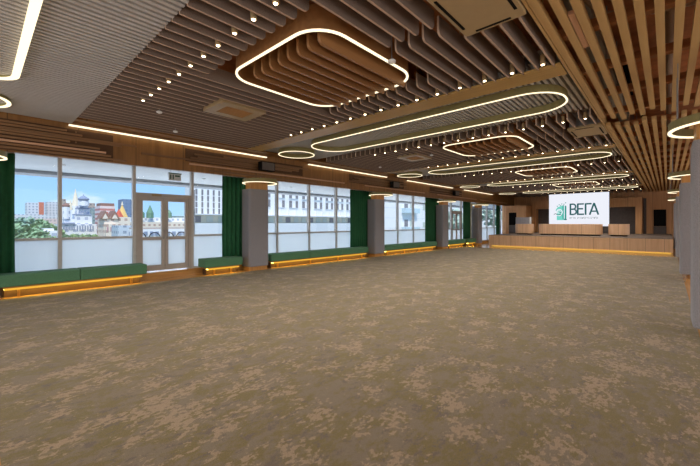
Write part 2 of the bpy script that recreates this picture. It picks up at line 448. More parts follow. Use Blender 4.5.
for i, cx in enumerate(RCX):
    column(cx, -.555, 3.4, .33, 'grey felt column, ' + names_r[i], 'grey felt columns on the right', .14)
    ring(cx, -.60, 3.4, .6, 'glowing ring light hung around the column ' + names_r[i], 'ring lights on the right')

# ------------------------------------------------------------------ ceiling: felt baffles in bays, ribbed strips between
BAY = [(1.32, 5.03)] + [(1.7 + PX * k, 5.03 + PX * k) for k in range(1, 4)] + [(1.7 + PX * 4, 28.9)]
SP = .182
def yline(i): return 8.16 - SP * i
NB = 40
def baffle_mesh(L, rn, rf):
    r, h = .055, .2
    pts = [(-L / 2, h)] + ([(-L / 2, r)] + [(-L / 2 + r - r * cos(R(a)), r - r * sin(R(a))) for a in (30, 60, 90)] if rn else [(-L / 2, 0)]) + \
          ([(L / 2 - r + r * sin(R(a)), r - r * cos(R(a))) for a in (0, 30, 60, 90)] if rf else [(L / 2, 0)]) + [(L / 2, h)]
    me = MB().prism_xz(pts, -.012, .012).mesh('ceiling_baffle')
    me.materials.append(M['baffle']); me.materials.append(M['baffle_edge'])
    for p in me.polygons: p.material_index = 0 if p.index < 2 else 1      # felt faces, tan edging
    return me
_bm = {}
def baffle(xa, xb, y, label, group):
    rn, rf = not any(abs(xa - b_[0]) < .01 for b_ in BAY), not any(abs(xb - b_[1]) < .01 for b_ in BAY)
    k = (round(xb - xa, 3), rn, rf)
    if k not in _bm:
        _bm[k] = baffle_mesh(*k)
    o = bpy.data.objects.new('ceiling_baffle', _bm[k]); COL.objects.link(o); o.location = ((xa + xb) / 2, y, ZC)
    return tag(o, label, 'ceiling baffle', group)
bay_name = ['nearest ceiling bay', 'second ceiling bay', 'third ceiling bay', 'fourth ceiling bay', 'last ceiling bay']
for k, (a, b) in enumerate(BAY):
    cx = 3.25 + 5.93 * k
    for i in range(NB):
        y = yline(i)
        if y < 1.0: break
        n_ = nth(i + 1)
        if k == 4 and i % 2: continue
        if 2.4 < y < 4.62 and k < 4:
            segs = [(a, cx - 1.1, 'near piece'), (cx + 1.12, b, 'far piece')]
        elif y < 2.4 and k < 2:
            if y < 1.62: segs = [(a, cx - .66, 'near piece'), (cx + .32, b, 'far piece')]
            else: segs = [(a, cx - .03, 'near piece'), (cx + .07, b, 'far piece')]
        elif 5.3 < y < 6.06 and k < 2:
            segs = [(a, cx - .54, 'near piece'), (cx + .32, b, 'far piece')]
        else: segs = [(a, b, '')]
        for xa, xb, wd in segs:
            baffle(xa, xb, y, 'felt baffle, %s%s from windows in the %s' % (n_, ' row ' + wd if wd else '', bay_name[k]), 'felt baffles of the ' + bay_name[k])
    # carrying rails over the baffles
    for q, x in enumerate((a + (.12 if k == 3 else .3), b - .08)):
        t = thing('ceiling_rail', 'thin rail above the baffles of the %s, %s from near side' % (bay_name[k], nth(q + 1)), 'rail', (x, 4.6, 3.6), 'baffle rails')
        link('rail_bar', MB().box(-.02, .02, -3.6, 3.65, 0, .035), M['pipe'], t)
        for y in (-3.0, 0, 3.0): link('hanger', MB().cyl(0, y, .035, .7, .008, 6), M['duct'], t)

def cove(cx, cy, hx, hy, r, z, label, name='cove_light', tw=.022, h=.14, cat='cove light', group='cove lights'):
    t = thing(name, label, cat, (cx, cy, z), group)
    link('light_rim', MB().loop(rrect(0, 0, hx, hy, r), rrect(0, 0, hx - .025, hy - .025, r - .025), .025, h), M['rim'], t)
    link('light_tube', MB().loop(rrect(0, 0, hx + .004, hy + .004, r + .004), rrect(0, 0, hx - tw, hy - tw, r - tw), .010, .022), M['led'], t)
    return t
ST = [(-1.6, 1.32)] + [(5.03 + PX * k, 1.7 + PX * (k + 1)) for k in range(4)]
st_name = ['over the near end', 'between first and second baffle bays', 'between second and third baffle bays', 'between third and fourth baffle bays', 'above the screen']
for k, (a, b) in enumerate(ST):
    mb = MB(); y = 1.0; p = .085; poly = []; zr = 3.42 if k == 0 else 3.54
    while y < 8.88:
        poly += [(y, zr), (y + .044, zr), (y + .045, zr + .12), (y + .084, zr + .12)]; y += p
    poly += [(y, zr + .12), (y, zr + .14), (1.0, zr + .14)]
    n = len(poly)
    vs = [(x, q, z) for x in (a, b) for q, z in poly]
    fs = [(i, n + i, n + i + 1, i + 1) for i in range(n - 1)]
    mb.add(vs, fs)
    o = link('ribbed_ceiling_panel', mb, M['ribbed'])
    tag(o, 'pale ribbed ceiling strip ' + st_name[k], 'ceiling panel', 'ribbed ceiling strips')
    if k:
        o = link('soffit_board', MB().box(a - .06, a + .34, .99, 8.3, ZC, ZC + .025), M['goldboard'])
        tag(o, 'tan board edging the ribbed strip ' + st_name[k], 'board', 'boards along the ribbed strips')
    if k == 0:
        cove(-.18, 3.95, .58, 2.8, .35, ZC - .05, 'long glowing rounded cove light over the near end of the hall', tw=.075, h=.07)
        cove(-.12, 8.0, .52, .52, .51, ZC - .05, 'small glowing ring set in ceiling at the near end by the windows', 'ceiling_ring_light', cat='ring light', group='small ceiling rings', tw=.05, h=.07)
    else:
        cx = 6.4 + 6.05 * (k - 1)
        cove(cx, 4.11, .6, 2.92, .55, ZC, 'long glowing rounded cove light in the ribbed strip ' + st_name[k])
        cove(cx, 8.03, .52, .52, .51, ZC, 'small glowing ceiling ring near the windows in ribbed strip ' + st_name[k], 'ceiling_ring_light', cat='ring light', group='small ceiling rings', tw=.02)

# rounded square lights with hanging wooden fins
for k in range(4):
    cx, cy = 3.25 + 5.93 * k, 3.5
    t = thing('square_ceiling_light', 'rounded square glowing ceiling light with wooden fins in the ' + bay_name[k], 'ceiling light', (cx, cy, ZC), 'rounded square ceiling lights')
    link('light_rim', MB().loop(rrect(0, 0, .94, .95, .39), rrect(0, 0, .915, .925, .365), .025, .26), M['finwood'], t)
    link('light_tube', MB().loop(rrect(0, 0, .944, .954, .39), rrect(0, 0, .914, .924, .36), .008, .024), M['led'], t)
    link('recess_panel', MB().prism(rrect(0, 0, .93, .94, .38), .26, .29), M['finwood'], t)
    for q in (-.6, .6): link('hanger', MB().cyl(q, 0, .29, .9, .012, 6), M['duct'], t)
    for j in range(8):
        y = (j - 4) * SP; r = .07; xa, xb = -.74, .90; z0, z1 = -.055, .24
        pts = [(xa, z1), (xa, z0 + r)] + [(xa + r - r * cos(R(q)), z0 + r - r * sin(R(q))) for q in (22, 45, 67, 90)] + [(xb, z0), (xb, z1)]
        link('fin', MB().prism_xz(pts, y - .018, y + .018), M['finwood'], t)

# downlights: six rows and more, one between every second pair of baffles
dl = thing('downlight', '', 'downlight', (0, 0, -50), None)
b_ = link('downlight_body', MB().lathe(0, 0, [(.03, 0), (.032, .005), (.032, .12), (.008, .14), (.008, .93)], 12), M['cream'], dl)
link('lens', MB().cyl(0, 0, -.006, .001, .018, 12), M['spot'], b_)
spot_lamp(dl, (0, 0, -.02), SPOT_W)
DY = [yline(10.5) - .0 - 2 * SP * j for j in range(15)]
rows = [(1.84, 'near row of the nearest bay', 11), (4.82, 'far row of the nearest bay', 15), (7.85, 'near row of the second bay', 15), (10.9, 'far row of the second bay', 15),
        (13.95, 'near row of the third bay', 15), (16.95, 'far row of the third bay', 15), (20.0, 'near row of the fourth bay', 15), (22.9, 'far row of the fourth bay', 15), (26.0, 'near row of the last bay', 15)]
first = True
for x, nm, cnt in rows:
    for j in range(cnt):
        lab = 'round downlight, %s from the windows in the %s' % (nth(j + 1), nm)
        if first:
            dl.location = (x, DY[j], ZC - .01); dl['label'] = lab; dl['group'] = 'downlights, ' + nm; first = False
        else: copy_tree(dl, (x, DY[j], ZC - .01), lab, 'downlights, ' + nm)

# air outlets
for k in range(2):
    cx = 3.14 + 5.93 * k
    t = thing('air_diffuser', 'square cream air diffuser with tan centre set among baffles of the ' + bay_name[k], 'air vent', (cx, 5.68, ZC - .02), 'square air diffusers')
    link('diffuser_frame', MB().loop(rrect(0, 0, .42, .36, .02, 2), rrect(0, 0, .26, .2, .01, 2), 0, .2), M['cream'], t)
    link('diffuser_core', MB().box(-.27, .27, -.21, .21, .012, .05), M['ventcore'], t)
    for q in range(7): link('vane', MB().box(-.26, .26, -.18 + q * .06 - .004, -.18 + q * .06 + .004, .002, .02), M['ventcore'], t)
    cx = 3.08 + 5.93 * k
    t = thing('air_cassette', 'cream air conditioning cassette at the slat end of the ' + bay_name[k], 'air conditioner', (cx, 1.28, ZC - .02), 'air conditioning cassettes')
    link('cassette_panel', MB().prism(rrect(0, 0, .46, .3, .03, 3), 0, .06), M['cream'], t, bevel=.008)
    link('cassette_body', MB().box(-.42, .42, -.27, .27, .06, .4), M['duct'], t)
    for (xa, xb, ya, yb) in ((-.3, .3, .235, .262), (-.3, .3, -.262, -.235), (-.425, -.395, -.17, .17), (.395, .425, -.17, .17)):
        link('air_slot', MB().box(xa, xb, ya, yb, -.004, .004), M['dark'], t)
for i, (x, y) in enumerate(((3.42, 2.46), (2.2, 6.6), (2.9, 7.75), (9.6, 7.4), (8.9, 5.0))):
    t = thing('smoke_detector', ['small pale detector hanging near the square light at baffle break', 'small pale detector among baffles near the downlight row start', 'small pale detector near the bulkhead lamp', 'small pale detector in the second bay near windows', 'small pale detector in the second bay beside air diffuser'][i], 'detector', (x, y, ZC - .06), 'ceiling detectors')
    link('detector_body', MB().lathe(0, 0, [(.02, 0), (.045, .012), (.05, .03), (.03, .045)], 12), M['white'], t)
    link('stem', MB().cyl(0, 0, .045, .9, .007, 6), M['duct'], t)

# tan wooden slats on the right, in two runs, under beams and pipes
ns_ = 16
for i in range(ns_):
    y = .895 - .14 * i
    if i == 0: y = .9
    e = (8.05 + .1 * ((i * 7) % 5), 8.75 + .1 * ((i * 5) % 4))
    if y < -.95 - .7: break
    for run, (xa, xb) in enumerate(((-1.0, e[0]), (e[1], 28.9))):
        o = link('ceiling_batten', MB().box(xa, xb, y - .035, y + .035, ZC, ZC + .07), M['slat'])
        tag(o, 'long tan wooden ceiling slat, %s from the baffles, %s run' % (nth(i + 1), ('near', 'far')[run]), 'ceiling slat', 'ceiling slats, ' + ('near', 'far')[run] + ' run')
x = -.4; i = 0
while x < 28.9:
    o = link('cross_beam', MB().box(x - .05, x + .05, -1.6, .94, ZC + .07, ZC + .17), M['beam'])
    tag(o, 'brown cross beam above the tan slats, %s from the near end' % nth(i + 1), 'beam', 'cross beams over the slats')
    for y in (-1.2, .6): link('hanger', MB().cyl(0, y + .33, .1, .83, .01, 6), M['duct'], o)
    x += 1.22; i += 1
o = link('edge_beam', MB().box(-1.0, 28.9, .942, .968, ZC + .0, ZC + .16), M['slat']); tag(o, 'long tan edge beam between the baffles and the slats', 'beam')
def pipe(pts, r, mat, name, label, cat):
    o = link(name, MB().tube(pts, r), M[mat], smooth=True); return tag(o, label, cat)
pipe([(-1, -.02, 3.95), (6.3, -.02, 3.95), (6.45, -.02, 3.95), (6.6, -.02, 4.08), (28.8, -.02, 4.08)], .045, 'pipe', 'ceiling_pipe', 'pale pipe running along above the tan slats near the columns', 'pipe')
pipe([(3.0, .92, 3.66), (4.6, .5, 3.66), (4.9, .1, 3.66), (5.0, -.3, 3.66), (5.0, -1.5, 3.66)], .03, 'pipe', 'ceiling_conduit', 'bent pale conduit crossing above the near tan slats', 'conduit')
pipe([(-1, .42, 3.8), (28.8, .42, 3.8)], .02, 'dark', 'cable_run', 'thin black cable run above the tan slats', 'cable')
o = link('air_duct', MB().box(-1, 28.8, .62, .82, 3.75, 4.0), M['duct']); tag(o, 'grey rectangular air duct seen through gaps of the tan slats', 'duct')
o = link('black_equipment_box', MB().box(6.9, 7.7, .44, .57, 3.62, 3.9), M['dark']); tag(o, 'black equipment box in the void above the tan slats', 'equipment box')
o = link('lamp_batten', MB().box(3.9, 4.75, 0.66, .712, ZC + .02, ZC + .06), M['palebatten']); tag(o, 'short pale batten filling a gap between the first two tan slats', 'batten')

# ------------------------------------------------------------------ window bulkhead: light lines, battens, speakers
for i, (xa, xb) in enumerate(((1.28, 5.95), (7.6, 12.0), (13.6, 18.2), (19.7, 24.2))):
    lab = ['nearest', 'second', 'third', 'farthest'][i]
    t = thing('linear_light', 'long straight light line on the window bulkhead, %s of the row' % lab, 'linear light', ((xa + xb) / 2, 8.9, ZC - .01), 'light lines on the bulkhead')
    h = (xb - xa) / 2
    link('light_tube', MB().box(-h, h, -.028, .028, -.015, .012), M['led'], t)
    link('light_housing', MB().box(-h, h, -.035, .08, .012, .07), M['batten'], t)
o = link('ceiling_ledge', MB().box(1.34, X1, 8.58, 8.98, ZC + .06, ZC + .10), M['fascia']); tag(o, 'flat oak ledge between the baffles and the window bulkhead', 'ledge')
bat = [(-1.6, 1.9, 2.915, 'palebatten', 8.86), (-1.6, 1.3, 3.06, 'batten', 8.9), (-1.6, 2.5, 3.16, 'batten', 8.93), (-1.6, 1.25, 3.27, 'batten', 8.9), (-1.6, 2.3, 2.80, 'batten', 8.92),
       (3.66, 9.34, 2.905, 'palebatten', 8.86), (2.6, 6.2, 3.02, 'batten', 8.92), (3.9, 7.2, 3.12, 'batten', 8.92), (4.6, 7.6, 3.22, 'batten', 8.92), (4.2, 8.0, 2.80, 'batten', 8.92),
       (10.5, 15.1, 2.91, 'palebatten', 8.86), (9.6, 13.0, 3.02, 'batten', 8.92), (10.2, 13.6, 3.12, 'batten', 8.92), (10.6, 13.6, 3.22, 'batten', 8.92),
       (16.4, 21.4, 2.91, 'palebatten', 8.86), (15.6, 19.4, 3.04, 'batten', 8.92), (16.2, 19.6, 3.16, 'batten', 8.92), (22.0, 27.0, 2.91, 'palebatten', 8.86), (21.5, 26, 3.06, 'batten', 8.92)]
for xa, xb, z0, z1, lab in ((-1.6, 2.05, 2.76, 3.33, 'at the near end'), (3.6, 7.4, 2.98, 3.3, 'beside the first column ring'), (9.7, 13.4, 2.98, 3.3, 'above the second column'), (15.8, 19.5, 2.98, 3.3, 'above the third column')):
    o = link('backing_panel', MB().box(xa, xb, 8.963, 8.979, z0, z1), M['backing']); tag(o, 'dark brown backing panel behind the bulkhead battens ' + lab, 'panel', 'bulkhead backing panels')
bat += [(-1.6, 2.0, 2.86, 'batten', 8.89), (-1.6, 1.8, 2.99, 'batten', 8.9), (-1.6, 2.2, 3.11, 'batten', 8.89), (-1.6, 1.5, 3.215, 'batten', 8.9), (3.7, 6.9, 3.07, 'batten', 8.89), (3.8, 7.2, 3.17, 'batten', 8.89), (9.8, 13.2, 3.07, 'batten', 8.89), (9.9, 13.0, 3.17, 'batten', 8.89)]
zone = lambda x: ['at the near end', 'around the first column ring', 'around the second column', 'around the third column', 'beside the stage'][min(4, int((x + 2.2) / 5.95))]
cnt = {}
for xa, xb, z, mt, y in bat:
    zn = zone(xa + .8); kk = (zn, mt); cnt[kk] = cnt.get(kk, 0) + 1
    o = link('bulkhead_batten', MB().box(xa, xb, y, y + .03, z - .02, z + .02), M[mt])
    for q in range(int((xb - xa) / 1.4) + 1):
        link('batten_bracket', MB().box(-(xb - xa) / 2 + .2 + 1.4 * q - .012, -(xb - xa) / 2 + .2 + 1.4 * q + .012, .014, 8.962 - y - .015, .01, .04), M['batten'], o)
    tag(o, ('pale oak batten along the window bulkhead ' + zn) if mt == 'palebatten' else 'brown batten along the window bulkhead %s, height %.1f m' % (zn, z) if 0 else
        'brown batten along the window bulkhead %s, %s of its set' % (zn, nth(cnt[kk])), 'batten', 'bulkhead battens')
for i, x in enumerate((5.86, 12.4, 18.3)):
    t = thing('wall_speaker', 'black wall speaker on the bulkhead above the %s column' % ['first window', 'second window', 'third window'][i], 'speaker', (x, 8.79, 2.95), 'bulkhead speakers')
    link('speaker_bracket', MB().box(-.04, .04, .06, .098, .1, .16), M['duct'], t)
    b_ = link('speaker_box', MB().box(-.24, .24, -.12, .06, 0, .26), M['dark'], t, bevel=.01)
    link('speaker_grille', MB().box(-.21, .21, -.13, -.119, .02, .24), M['greywall'], b_)
    

# ------------------------------------------------------------------ curtains
def curtain(xa, xb, label):
    mb = MB(); n = int((xb - xa) / .02); poly = []
    f = [(xa + (xb - xa) * i / n, 9.515 + .03 * sin(i * .02 / .14 * 2 * pi) + .008 * sin(i * .37)) for i in range(n + 1)]
    z = (.18, 1.0, 2.0, 2.78)
    vs = []
    for zz in z:
        vs += [(x + .006 * sin(zz * 2 + x * 3), y, zz) for x, y in f]
    m = n + 1
    fs = [(r * m + i, r * m + i + 1, (r + 1) * m + i + 1, (r + 1) * m + i) for r in range(3) for i in range(n)]
    mb.add(vs, fs)
    o = link('curtain', mb, M['curtain'], smooth=True)
    sm = o.modifiers.new('thickness', 'SOLIDIFY'); sm.thickness = .008
    link('curtain_track', MB().box(-(xb - xa) / 2, (xb - xa) / 2, -.02, .02, 2.6, 2.66), M['frame'], o)
    return tag(o, label, 'curtain', 'green window curtains')
curtain(.25, .53, 'dark green curtain gathered at the near end of the windows')
curtain(4.86, 5.9, 'dark green curtain gathered behind the first column by short bench')
curtain(10.36, 11.8, 'dark green curtain beside the second window column')
curtain(16.28, 17.7, 'dark green curtain beside the third window column')
curtain(20.92, 21.9, 'dark green curtain right of the narrow glazed door')
curtain(26.65, 27.4, 'narrow green curtain at the farthest window beside the stage')

# small hanging sign over the glazed door
t = thing('hanging_sign', 'small pale hanging sign with dark green marks above the glazed double door', 'sign', (3.48, 9.33, 2.5))
link('sign_panel', MB().box(-.15, .15, -.006, .006, 0, .17), M['soffit'], t)
b_ = link('sign_holder', MB().box(-.16, .16, -.015, .015, .17, .195), plain('dark green enamel', srgb(40, 84, 62), .5), t)
link('green_mark', MB().box(-.12, -.09, -.009, -.006, .03, .15).box(-.06, -.03, -.009, -.006, .03, .15).box(.0, .12, -.009, -.006, .10, .14), b_.data.materials[0], t)
for q in (-.1, .1): link('hanger', MB().cyl(q, 0, .195, .34, .005, 6), M['duct'], t)

# ------------------------------------------------------------------ benches
def bench(xa, xb, seams, label):
    cx, L = (xa + xb) / 2, (xb - xa) / 2
    t = thing('window_bench', label, 'bench', (cx, 9.22, 0), 'green benches below the windows')
    xs = [xa] + list(seams) + [xb]
    for a, b in zip(xs, xs[1:]):
        link('seat', MB().box(a - cx + .003, b - cx - .003, -.22, .23, .215, .44), M['velvet'], t, bevel=.018)
    link('base_board', MB().box(-L + .08, L - .08, -.17, .2, .18, .215), M['floorwood'], t)
    b_ = link('light_strip', MB().box(-L + .1, L - .1, -.185, -.17, .150, .185), M['amberface'], t)
    link('under_light', MB().box(-L + .1, L - .1, -.165, -.05, .152, .17), M['amber'], b_)
    link('plinth', MB().box(-L + .1, L - .1, -.04, .16, 0, .158), M['backing'], t)  # dark box added to stand for the shadow gap under the seat
    k = max(2, int(2 * L / 1.3) + 1)
    for i in range(k):
        x = -L + .3 + (2 * L - .6) * i / (k - 1)
        for y in (-.11,):
            link('leg', MB().box(x - .02, x + .02, y - .02, y + .02, 0, .165), M['legmetal'], t)
    return t
bench(.26, 2.74, (1.49,), 'long green bench left of the glazed double door')
bench(4.12, 5.22, (), 'short green bench right of the glazed double door')
bench(6.2, 10.9, (7.75, 9.3), 'long green bench between the first and second window columns')
bench(12.05, 16.6, (13.5, 15.0), 'long green bench between the second and third window columns')
bench(17.95, 20.1, (19.0,), 'green bench below the narrow glazed door')
bench(20.5, 21.7, (), 'farthest green bench below the last curtain')

# ------------------------------------------------------------------ stage and what stands on it
t = thing('stage', 'wide oak fronted stage with gold lit plinth at far end', 'stage', (24.4, 3.2, 0))
def rel(mb, o): mb.v = [(a - o[0], b - o[1], c - o[2]) for a, b, c in mb.v]; return mb
so_ = (24.4, 3.2, 0)
link('stage_front', rel(MB().box(19.8, 19.82, -.17, 7.5, .16, .735).box(19.9, 28.95, 7.4, 7.5, 0, .735), so_), M['stagewood'], t)
link('stage_floor', rel(MB().box(19.8, 28.98, -.17, 7.5, .735, .745), so_), M['stagetop'], t)
link('plinth', rel(MB().box(19.88, 19.95, -.17, 7.4, 0, .735), so_), M['cream'], t)
link('light_strip', rel(MB().box(19.825, 19.875, -.1, 7.35, .168, .185), so_), M['gold'], t)
def counter(xc, ya, yb, d, label):
    c = thing('stage_counter', label, 'counter', (xc, (ya + yb) / 2, .745), 'rounded wooden counters on stage')
    h = (yb - ya) / 2
    link('counter_body', MB().prism(rrect(0, 0, d, h, min(d, h) - .02, 8), .07, .62), M['stagewood'], c, bevel=.01)
    link('counter_plinth', MB().prism(rrect(0, 0, d - .06, h - .08, min(d, h) - .1, 8), 0, .07), M['dark'], c)
    return c
counter(22.2, 5.8, 6.78, .32, 'small rounded wooden counter on stage left of the screen')
counter(22.2, 2.5, 5.5, .32, 'long rounded wooden counter on stage below the screen')
counter(22.2, 1.4, 2.26, .32, 'small rounded wooden counter on stage right of the screen')
# grey partition behind the left counter
t = thing('grey_partition', 'grey partition with white edge behind the left stage counter', 'partition', (24.0, 6.9, .745))
link('partition_panel', MB().box(-.04, .04, -.42, .42, .04, 1.05), M['colfelt'], t)
link('partition_post', MB().box(-.05, .05, -.5, -.42, 0, 1.07), M['white'], t)
link('partition_foot', MB().box(-.25, .25, -.4, .4, 0, .04), M['dark'], t)

# screen with its emblem and lettering
t = thing('projection_screen', 'white lit screen with teal emblem and lettering above the stage', 'screen', (24.0, 3.9, 1.24))
SY, SZ = 1.49, 1.93                          # half width, height
link('screen_panel', MB().box(0, .04, -SY, SY, 0, SZ), M['screen'], t)
link('screen_back', MB().box(.04, .1, -SY - .01, SY + .01, -.01, SZ + .01), M['dark'], t)
for y in (-1.2, 1.2): link('hanger', MB().cyl(.07, y, SZ + .01, 2.25, .008, 6), M['duct'], t)
for y in (-.9, .9): link('support_leg', MB().box(.045, .095, y - .04, y + .04, -.495, -.01), M['dark'], t)
EX = -.006
def yz(polys, mat, nm):                       # shapes on the face of the screen; a = distance from left edge, b = height
    mb = MB()
    for p in polys: mb.prism_yz([(SY - a, b) for a, b in p], EX, 0)
    return link(nm, mb, M[mat], t)
def stroke(p, q, wd):
    dx, dy = q[0] - p[0], q[1] - p[1]; l = math.hypot(dx, dy); nx, ny = -dy / l * wd / 2, dx / l * wd / 2
    return [(p[0] + nx, p[1] + ny), (p[0] - nx, p[1] - ny), (q[0] - nx, q[1] - ny), (q[0] + nx, q[1] + ny)]
def strokes(pts, wd): return [stroke(a, b, wd) for a, b in zip(pts, pts[1:])]
# lettering cap height .68 m between .66 and 1.32
b0, b1, wd = .66, 1.33, .084
def arc(cx, cy, rx, ry, a0, a1, n=8): return [(cx + rx * cos(R(a0 + (a1 - a0) * i / n)), cy + ry * sin(R(a0 + (a1 - a0) * i / n))) for i in range(n + 1)]
x = 1.13
V_ = strokes([(x, b0), (x, b1)], wd) + strokes([(x, b1 - .03)] + arc(x + .14, b1 - .18, .13, .15, 90, -90) + [(x, b1 - .33)], wd) + strokes([(x + .1, b1 - .33)] + arc(x + .15, b0 + .19, .15, .16, 90, -90) + [(x, b0 + .03)], wd)
yz(V_, 'dkteal', 'letter')
x = 1.50
yz(strokes([(x, b0), (x, b1)], wd) + strokes([(x, b1 - .035), (x + .3, b1 - .035)], wd) + strokes([(x, (b0 + b1) / 2 + .02), (x + .26, (b0 + b1) / 2 + .02)], wd) + strokes([(x, b0 + .035), (x + .31, b0 + .035)], wd), 'dkteal', 'letter')
x = 1.885
yz(strokes([(x, b0), (x, b1)], wd) + strokes([(x, b1 - .035), (x + .29, b1 - .035)], wd), 'dkteal', 'letter')
x = 2.08
yz(strokes([(x, b0), (x + .21, b1)], wd) + strokes([(x + .21, b1), (x + .41, b0)], wd) + strokes([(x + .08, b0 + .2), (x + .33, b0 + .2)], wd * .9), 'dkteal', 'letter')
def small_text(txt, a, b, size, width, mat):
    cu = bpy.data.curves.new('lettering', 'FONT'); cu.body = txt; cu.size = size; cu.extrude = .002
    o = bpy.data.objects.new('lettering', cu); COL.objects.link(o); o.parent = t
    cu.materials.append(mat)
    bpy.context.view_layer.update()
    me = bpy.data.meshes.new_from_object(o.evaluated_get(bpy.context.evaluated_depsgraph_get()))
    bpy.data.objects.remove(o)
    o = bpy.data.objects.new('lettering', me); COL.objects.link(o); o.parent = t
    o.rotation_euler = (R(90), 0, R(-90)); o.location = (EX, SY - a, b)
    bpy.context.view_layer.update()
    if o.dimensions.x > 0: o.scale.x = width / o.dimensions.x
    return o
for wd_, a_, wi_ in (('отель', 1.08, .32), ('и', 1.46, .065), ('конгресс-', 1.585, .53), ('центр', 2.12, .34)): small_text(wd_, a_, .44, .17, wi_, M['grtext'])
# emblem: pale teal book of pages, darker spine columns, small squares rising above, white swirl with dark mark
yz([[(.42, .36), (.80, .36), (.80, 1.24), (.70, 1.24), (.46, 1.14), (.36, .98), (.42, .8)]], 'ltteal', 'emblem_page')
yz([[(.72, .40), (.79, .40), (.79, 1.26), (.72, 1.24)], [(.84, .42), (.92, .42), (.92, 1.20), (.84, 1.24)], [(.80, .36), (.94, .36), (.94, .44), (.80, .44)]], 'teal', 'emblem_column')
yz([[(a, b), (a + .05, b), (a + .05, b + .05), (a, b + .05)] for a, b in ((.52, 1.26), (.66, 1.31), (.86, 1.37), (.77, 1.29), (.42, 1.18), (.60, 1.22))], 'teal', 'emblem_square')
EX = -.010
yz(strokes(arc(.56, .84, .15, .17, 210, -60, 12), .05) + strokes(arc(.54, .86, .07, .08, 0, 300, 10), .04) + strokes([(.30, .72), (.40, .66), (.56, .62), (.68, .68)], .05), 'screen', 'emblem_swirl')
yz(strokes([(.26, .70), (.36, .76), (.48, .66), (.60, .72), (.68, .64)], .035) + [[(.57, .80), (.64, .80), (.605, .90)], [(.86, .36), (.94, .36), (.94, .42), (.86, .42)]], 'dkteal', 'emblem_mark')
EX = -.006

# back wall dressing
def onwall(nm, mb, mat, label, cat, kind='thing'):
    o = link(nm, mb, M[mat]); return tag(o, label, cat, None, kind)
t = thing('portal_frame', 'wide oak portal framing the dark grey recess behind the stage', 'portal', (28.6, 4.6, .745))
link('portal_post', MB().box(-.35, .3, -3.42, -3.1, 0, 2.3), M['wallwood'], t)
link('portal_post', MB().box(-.35, .3, 2.6, 2.9, 0, 2.3), M['wallwood'], t)
link('portal_header', MB().box(-.35, .3, -3.1, 2.6, 1.72, 2.3), M['wallwood'], t)
link('recess_panel', MB().box(.25, .34, -3.1, 2.6, 0, 1.72), M['greywall'], t)
t = thing('oak_wall_block', 'oak clad wall block left of the stage with dark opening', 'wall block', (27.4, 8.5, 0))
link('block_body', MB().box(-.4, 1.5, -.95, .45, 0, 2.72), M['wallwood'], t)
link('dark_panel', MB().box(-.42, -.4, -.3, .22, 1.28, 2.2), M['dark'], t)
link('grey_panel', MB().box(-.42, -.4, -.35, .22, .3, 1.28), M['greywall'], t)
t = thing('wall_monitor', 'black wall monitor on the oak wall right of the stage', 'monitor', (28.93, .36, 1.23))
b_ = link('monitor_body', MB().box(-.05, .05, -.29, .29, 0, 1.03), M['dark'], t, bevel=.008)
link('monitor_screen', MB().box(-.055, -.049, -.27, .27, .02, 1.01), M['dark'], b_)
onwall('grey_dado', MB().box(28.9, 28.98, .06, .66, .745, 1.22), 'greywall', 'dark grey panel below the black wall monitor', 'panel')
onwall('grey_wall_strip', MB().box(28.9, 28.98, 1.0, 1.14, .745, 3.0), 'greywall', 'narrow dark grey strip on wall right of the portal', 'panel')
t = thing('passage_post', 'pale vertical post beside the farthest window column', 'post', (22.16, 9.515, 0))
link('post_shaft', MB().box(-.06, .06, -.04, .04, .06, 2.73), M['cream'], t)
link('post_foot', MB().box(-.08, .08, -.045, .045, 0, .06), M['floorwood'], t)

# ------------------------------------------------------------------ outside the windows
struct('terrace_floor', MB().box(-60, 140, 9.75, 30, -.3, .08), M['white'])  # extended out of view and kept white to bounce sun onto the soffit
struct('ground', MB().box(-700, 1500, 30, 1400, -13, -12), plain('city ground', srgb(120, 130, 100), .9, 0, .2, .05))
t = thing('terrace_canopy', 'pale grey canopy soffit over the terrace outside the windows', 'canopy', (20, 12, 2.95))
b_ = link('canopy_slab', MB().box(-40, 110, -2.25, 2.4, .02, .3), M['soffit'], t)
link('canopy_edge', MB().box(-40, 110, 1.7, 2.45, -.08, .32), M['soffitedge'], t)
for i in range(14):
    ld = bpy.data.lights.get('canopy lamp') or bpy.data.lights.new('canopy lamp', 'SPOT')
    ld.energy = 130; ld.spot_size = R(150); ld.spot_blend = .8; ld.shadow_soft_size = .1
    lo = bpy.data.objects.new('canopy_lamp_beam', ld); COL.objects.link(lo); lo.parent = t; lo.location = (-18.4 + 1.9 * i, -.1 + .9 * (i % 2), -.03)
    link('recessed_lamp', MB().cyl(-18.4 + 1.9 * i, -.1 + .9 * (i % 2), -.005, .03, .05, 10), M['white'], b_)
for i, u in enumerate((-3, 6.5, 22, 38)):
    o = link('canopy_support', MB().cyl(u, 15.3, .08, 2.87, .05, 10), M['soffitedge'])
    if i < 1: pass
    tag(o, 'slim grey canopy post on the terrace, %s from the near end' % nth(i + 1), 'post', 'canopy posts')

